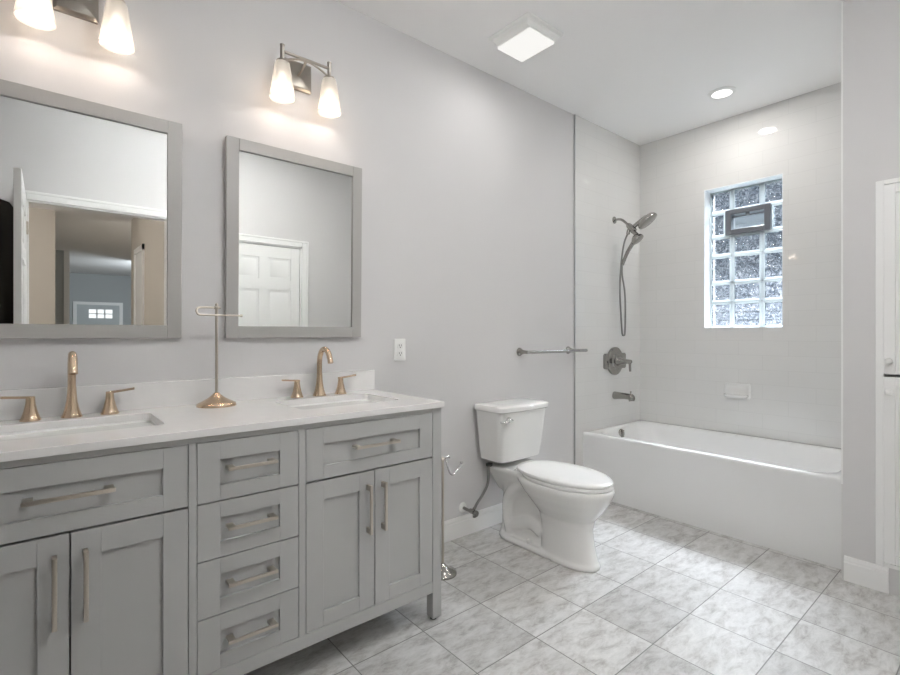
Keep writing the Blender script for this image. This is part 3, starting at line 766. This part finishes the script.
# ------------------------------------------------------------------ vanity sconces
SCON = mat('dark_nickel', (.38, .35, .31), .3, metal=1)
def sconce(cx, label):
    NICKEL = SCON
    t = thing('vanity_light', (cx, 0, 2.32), label, 'wall light', 'two shade wall lights over the mirrors')
    Y = -.105; zt = 2.362
    bm = nb(); LOFT(bm, [[Vector((p.x, -dy, p.y)) for p in rrect(cx, 2.318, a, a, .003, 0)] for dy, a in ((0, .062), (.012, .062), (.018, .054), (.020, .050))])
    obj('backplate', bm, NICKEL, t, 30)
    bm = nb(); TUBE(bm, [(cx, -.018, 2.318), (cx, -.06, 2.325), (cx, Y, 2.348)], .006)
    TUBE(bm, [(cx-.106, Y, zt-.014), (cx+.106, Y, zt-.014)], .0065)
    TUBE(bm, [(cx-.098, Y, 2.314), (cx-.05, Y, 2.334), (cx, Y, 2.342), (cx+.05, Y, 2.334), (cx+.098, Y, 2.314)], .0045)
    obj('arm', bm, NICKEL, t, 40)
    for s in (-1, 1):
        x = cx+s*.106
        bm = nb(); LATHE(bm, [(.009, 0), (.009, .066), (.010, .068), (.010, .072), (.005, .074)], (x, Y, 2.303), n=20)
        LATHE(bm, [(.024, 0), (.026, .004), (.024, .008), (.010, .012)], (x, Y, 2.299), n=24)
        obj('socket', bm, NICKEL, t, 40)
        bm = nb()
        zb = 2.150; zt2 = 2.303
        prof = [(.0270, zt2-.004), (.0300, zt2-.008), (.0330, zt2-.025), (.0515, zb), (.0515, zb), (.0490, zb+.002), (.0285, zt2-.025), (.0250, zt2-.008)]
        LATHE(bm, [(r, z) for r, z in prof], (x, Y, 0), n=36, cap0=False, cap1=False)
        so = obj('lamp_shade', bm, SHADE, t, 60, label='frosted white glass shade, lit')
        bm = nb(); LATHE(bm, [(.004, -.055), (.016, -.050), (.024, -.035), (.025, -.020), (.018, 0), (.012, .012), (.012, .03)], (x, Y, 2.225), n=20)
        obj('bulb', bm, BULB, so, 60)
    return t
for cx, lab in ((.083, 'brushed nickel two shade sconce above the left mirror, cut by the photo top'), (.868, 'brushed nickel two shade sconce above the right mirror')):
    sconce(cx, lab)
    for s in (-1, 1): point('sconce_lamp', (cx+s*.106, -.105, 2.185), 1.9, (1, .83, .71), .03)

# ------------------------------------------------------------------ toilet
TXC = 2.135; BX = 2.112
to = thing('toilet', (TXC, -.38, 0), 'white two piece toilet with closed lid between vanity and bathtub', 'toilet')
def egg(cx, yb, yf, hw, z, n=40, e=2.3, skew=.35):
    """horizontal ring: blunt at the back (yb), rounder at the front (yf)"""
    cy = (yb+yf)/2; hl = abs(yb-yf)/2; pts = []
    for i in range(n):
        a = 2*PI*i/n; c, s = math.cos(a), math.sin(a)
        ex = 2/e
        px = hw*math.copysign(abs(c)**ex, c); py = hl*math.copysign(abs(s)**ex, s)
        k = 1-skew*.5*max(0, -py/hl)**2 if py < 0 else 1
        pts.append(Vector((cx+px*k, cy+py, z)))
    return pts
bm = nb()
# bowl and front column
LOFT(bm, [egg(BX-.030, -.42, -.750, .092, .0, e=2.7, skew=.25), egg(BX-.030, -.42, -.750, .092, .018, e=2.7, skew=.25), egg(BX-.030, -.42, -.740, .081, .030, e=2.7, skew=.25), egg(BX-.025, -.42, -.716, .080, .10, e=2.7, skew=.25), egg(BX-.016, -.41, -.698, .083, .17, e=2.7, skew=.25),
          egg(BX-.005, -.39, -.702, .099, .215, e=2.4), egg(BX, -.34, -.745, .140, .27, e=2.3), egg(BX, -.29, -.780, .164, .32, e=2.3), egg(BX, -.26, -.797, .175, .355, e=2.3), egg(BX, -.25, -.803, .179, .372, e=2.3), egg(BX, -.25, -.803, .179, .385, e=2.3), egg(BX, -.26, -.795, .172, .392, e=2.3)])
# deck under the tank
LOFT(bm, [rrect(TXC, -.19, .070, .13, .05, .25), rrect(TXC, -.18, .095, .145, .05, .31), rrect(TXC, -.185, .125, .155, .05, .36), rrect(TXC, -.185, .140, .155, .05, .385), rrect(TXC, -.185, .140, .155, .05, .405)])
# rear pedestal web
LOFT(bm, [rrect(BX, -.28, .085, .18, .06, .0), rrect(BX, -.28, .070, .17, .05, .06), rrect(BX, -.28, .066, .165, .05, .26), rrect(BX, -.27, .08, .16, .05, .36)])
# foot flange
LOFT(bm, [rrect(BX-.016, -.360, .104, .255, .102, .0), rrect(BX-.016, -.360, .104, .255, .102, .018), rrect(BX-.016, -.360, .092, .243, .090, .028)])
# trapway bulges
for s in (-1, 1):
    TUBE(bm, [(BX+s*.052, -.46, .27), (BX+s*.050, -.40, .315), (BX+s*.050, -.32, .325), (BX+s*.050, -.24, .295), (BX+s*.050, -.185, .22), (BX+s*.050, -.18, .13), (BX+s*.050, -.20, .05), (BX+s*.050, -.21, .01)], .042, n=14)
    TUBE(bm, [(BX+s*.050, -.20, .07), (BX+s*.052, -.28, .105), (BX+s*.055, -.36, .13), (BX+s*.052, -.43, .10)], .040, n=14)
o = obj('bowl', bm, CERAMIC, to, 180)
rm = o.modifiers.new('remesh', 'REMESH'); rm.mode = 'VOXEL'; rm.voxel_size = .0055; rm.use_smooth_shade = True
sm = o.modifiers.new('smooth', 'SMOOTH'); sm.factor = .5; sm.iterations = 12
# bolt caps
for s in (-1, 1):
    bm = nb(); LATHE(bm, [(.013, 0), (.013, .012), (.009, .020), (.003, .022)], (BX+s*.092, -.36, .028)); obj('bolt_cap', bm, PLASTIC, to, 50)
# seat ring and lid
bm = nb()
LOFT(bm, [egg(BX, -.285, -.789, .167, 0.3925, skew=.4), egg(BX, -.283, -.795, .171, 0.3970, skew=.4), egg(BX, -.283, -.795, .171, 0.4060, skew=.4), egg(BX, -.287, -.789, .167, 0.4110, skew=.4)])
obj('seat', bm, SEAT, to, 50)
bm = nb()
LOFT(bm, [egg(BX, -.248, -.790, .168, 0.4135, skew=.4), egg(BX, -.245, -.796, .172, 0.4180, skew=.4), egg(BX, -.245, -.796, .172, 0.4260, skew=.4), egg(BX, -.250, -.788, .170, 0.4320, skew=.4), egg(BX, -.285, -.77, .16, 0.4360, skew=.4), egg(BX, -.35, -.68, .10, 0.4390, skew=.4)])
obj('seat_cover', bm, SEAT, to, 50)
for s in (-1, 1):
    bm = nb(); TUBE(bm, [(BX+s*.055, -.262, .402), (BX+s*.095, -.262, .402)], .011); obj('hinge', bm, SEAT, to, 50)
# tank
bm = nb()
def bow(cx, y0, y1, hw, z, bulge, r=.03):
    p = rrect(cx, (y0+y1)/2, hw, abs(y1-y0)/2, r, z, 6); out = []
    for i, v in enumerate(p): out.append(v)
    # densify the front edge with a slight bow
    res = []
    for i, v in enumerate(p):
        res.append(v)
        nx = p[(i+1) % len(p)]
        if abs(v.y-nx.y) < 1e-5 and v.y < (y0+y1)/2 and abs(v.x-nx.x) > hw:
            for k in range(1, 12): res.append(v.lerp(nx, k/12))
    for v in res:
        if v.y < (y0+y1)/2: v.y -= bulge*max(0, 1-((v.x-cx)/hw)**2)
    return res
LOFT(bm, [bow(TXC, -.035, -.190, .160, .430, .012), bow(TXC, -.030, -.205, .176, .440, .014), bow(TXC, -.025, -.215, .186, .52, .014), bow(TXC, -.022, -.225, .197, .64, .014), bow(TXC, -.020, -.232, .204, .722, .014)])
obj('tank', bm, CERAMIC, to, 40)
bm = nb()
LOFT(bm, [bow(TXC, -.016, -.238, .210, .7222, .016), bow(TXC, -.014, -.244, .216, .728, .016), bow(TXC, -.014, -.244, .216, .750, .016), bow(TXC, -.018, -.238, .211, .757, .016), bow(TXC, -.03, -.22, .19, .7605, .014), bow(TXC, -.06, -.18, .15, .762, .010)])
obj('tank_cover', bm, CERAMIC, to, 40)
bm = nb(); LATHE(bm, [(.017, 0), (.017, .006), (.010, .012), (.009, .02)], (1.990, -.238, .684), (0, -1, 0))
TUBE(bm, [(1.991, -.262, .684), (1.965, -.264, .690), (1.940, -.262, .677), (1.912, -.256, .680)], lambda t: .0125-.003*t, n=14, flat=.7)
obj('flush_lever', bm, CHROME, to, 50, label='chrome flush lever')

sl = thing('water_supply_line', (1.858, 0, .16), 'metal shutoff valve and grey hose feeding the toilet tank', 'supply line')
bm = nb(); LATHE(bm, [(.030, 0), (.028, .004), (.016, .009), (.011, .010)], (1.858, 0, .160), (0, -1, 0), n=24); obj('wall_flange', bm, PLASTIC, sl, 40)
bm = nb(); TUBE(bm, [(1.858, -.008, .16), (1.858, -.090, .155)], .009); LATHE(bm, [(.013, 0), (.014, .008), (.014, .028), (.011, .034)], (1.858, -.066, .16), (0, -1, 0), n=16)
TUBE(bm, [(1.858, -.085, .16), (1.872, -.088, .178)], .009); 
LATHE(bm, [(.010, 0), (.018, .004), (.018, .014), (.010, .018)], (1.858, -.104, .155), (0, -1, 0), n=10); TUBE(bm, [(1.858, -.10, .155), (1.858, -.10, .132)], .010); obj('valve', bm, STEEL, sl, 40)
bm = nb(); TUBE(bm, [(1.868, -.088, .170), (1.885, -.092, .200), (1.925, -.098, .245), (1.958, -.102, .295), (1.965, -.105, .345), (1.963, -.108, .405)], .0078)
obj('hose', bm, BRAID, sl, 180)
bm = nb(); LATHE(bm, [(.012, 0), (.020, .006), (.020, .018), (.014, .020)], (1.964, -.112, .402), n=12); obj('coupling', bm, DARKM, sl, 40, label='black coupling nut')

# ------------------------------------------------------------------ linen cabinet in the right wall
lc = thing('linen_cabinet', (XR, (CY0+CY1)/2, .12), 'tall white built-in linen cabinet at the right edge, two doors stacked', 'cabinet')
bm = nb(); x0, x1 = XR-.016, XR
B(bm, x0, x1, CY0-.014, CY0+.014, CZ0-.004, CZ1, .002); B(bm, x0, x1, CY1-.014, CY1+.014, CZ0-.004, CZ1, .002); B(bm, x0, x1, CY1+.014, CY0-.014, CZ1-.02, CZ1, .002)
B(bm, x0+.002, x1, CY1+.014, CY0-.014, CZ0-.004, CZ0+.012)
B(bm, XR+.080, XR+.095, CY1, CY0, CZ0, CZ1-.02)
obj('cabinet_frame', bm, TRIM, lc)
def cab_door(z0, z1, kz, lab):
    ya, yb = CY0-.0145, CY1+.0145; xd = XR-.020; bm = nb(); st_ = .040
    B(bm, xd, xd+.018, ya-st_, ya, z0, z1, .002); B(bm, xd, xd+.018, yb, yb+st_, z0, z1, .002)
    B(bm, xd, xd+.018, yb+st_, ya-st_, z0, z0+st_, .002); B(bm, xd, xd+.018, yb+st_, ya-st_, z1-st_, z1, .002)
    B(bm, xd+.010, xd+.016, yb+st_-.002, ya-st_+.002, z0+st_-.002, z1-st_+.002)
    B(bm, xd+.003, xd+.012, yb+st_+.012, ya-st_-.012, z0+st_+.012, z1-st_-.012, .003)
    o = obj('door', bm, TRIM, lc, label=lab)
    bm = nb(); LATHE(bm, [(.007, 0), (.006, .010), (.013, .016), (.014, .022), (.010, .028), (.003, .030)], (xd, ya-.020, kz), (-1, 0, 0), n=20)
    obj('knob', bm, PLASTIC, o, 50)
cab_door(.985, CZ1-.024, 1.045, 'upper door of the linen cabinet'); cab_door(CZ0+.016, .972, .905, 'lower door of the linen cabinet')
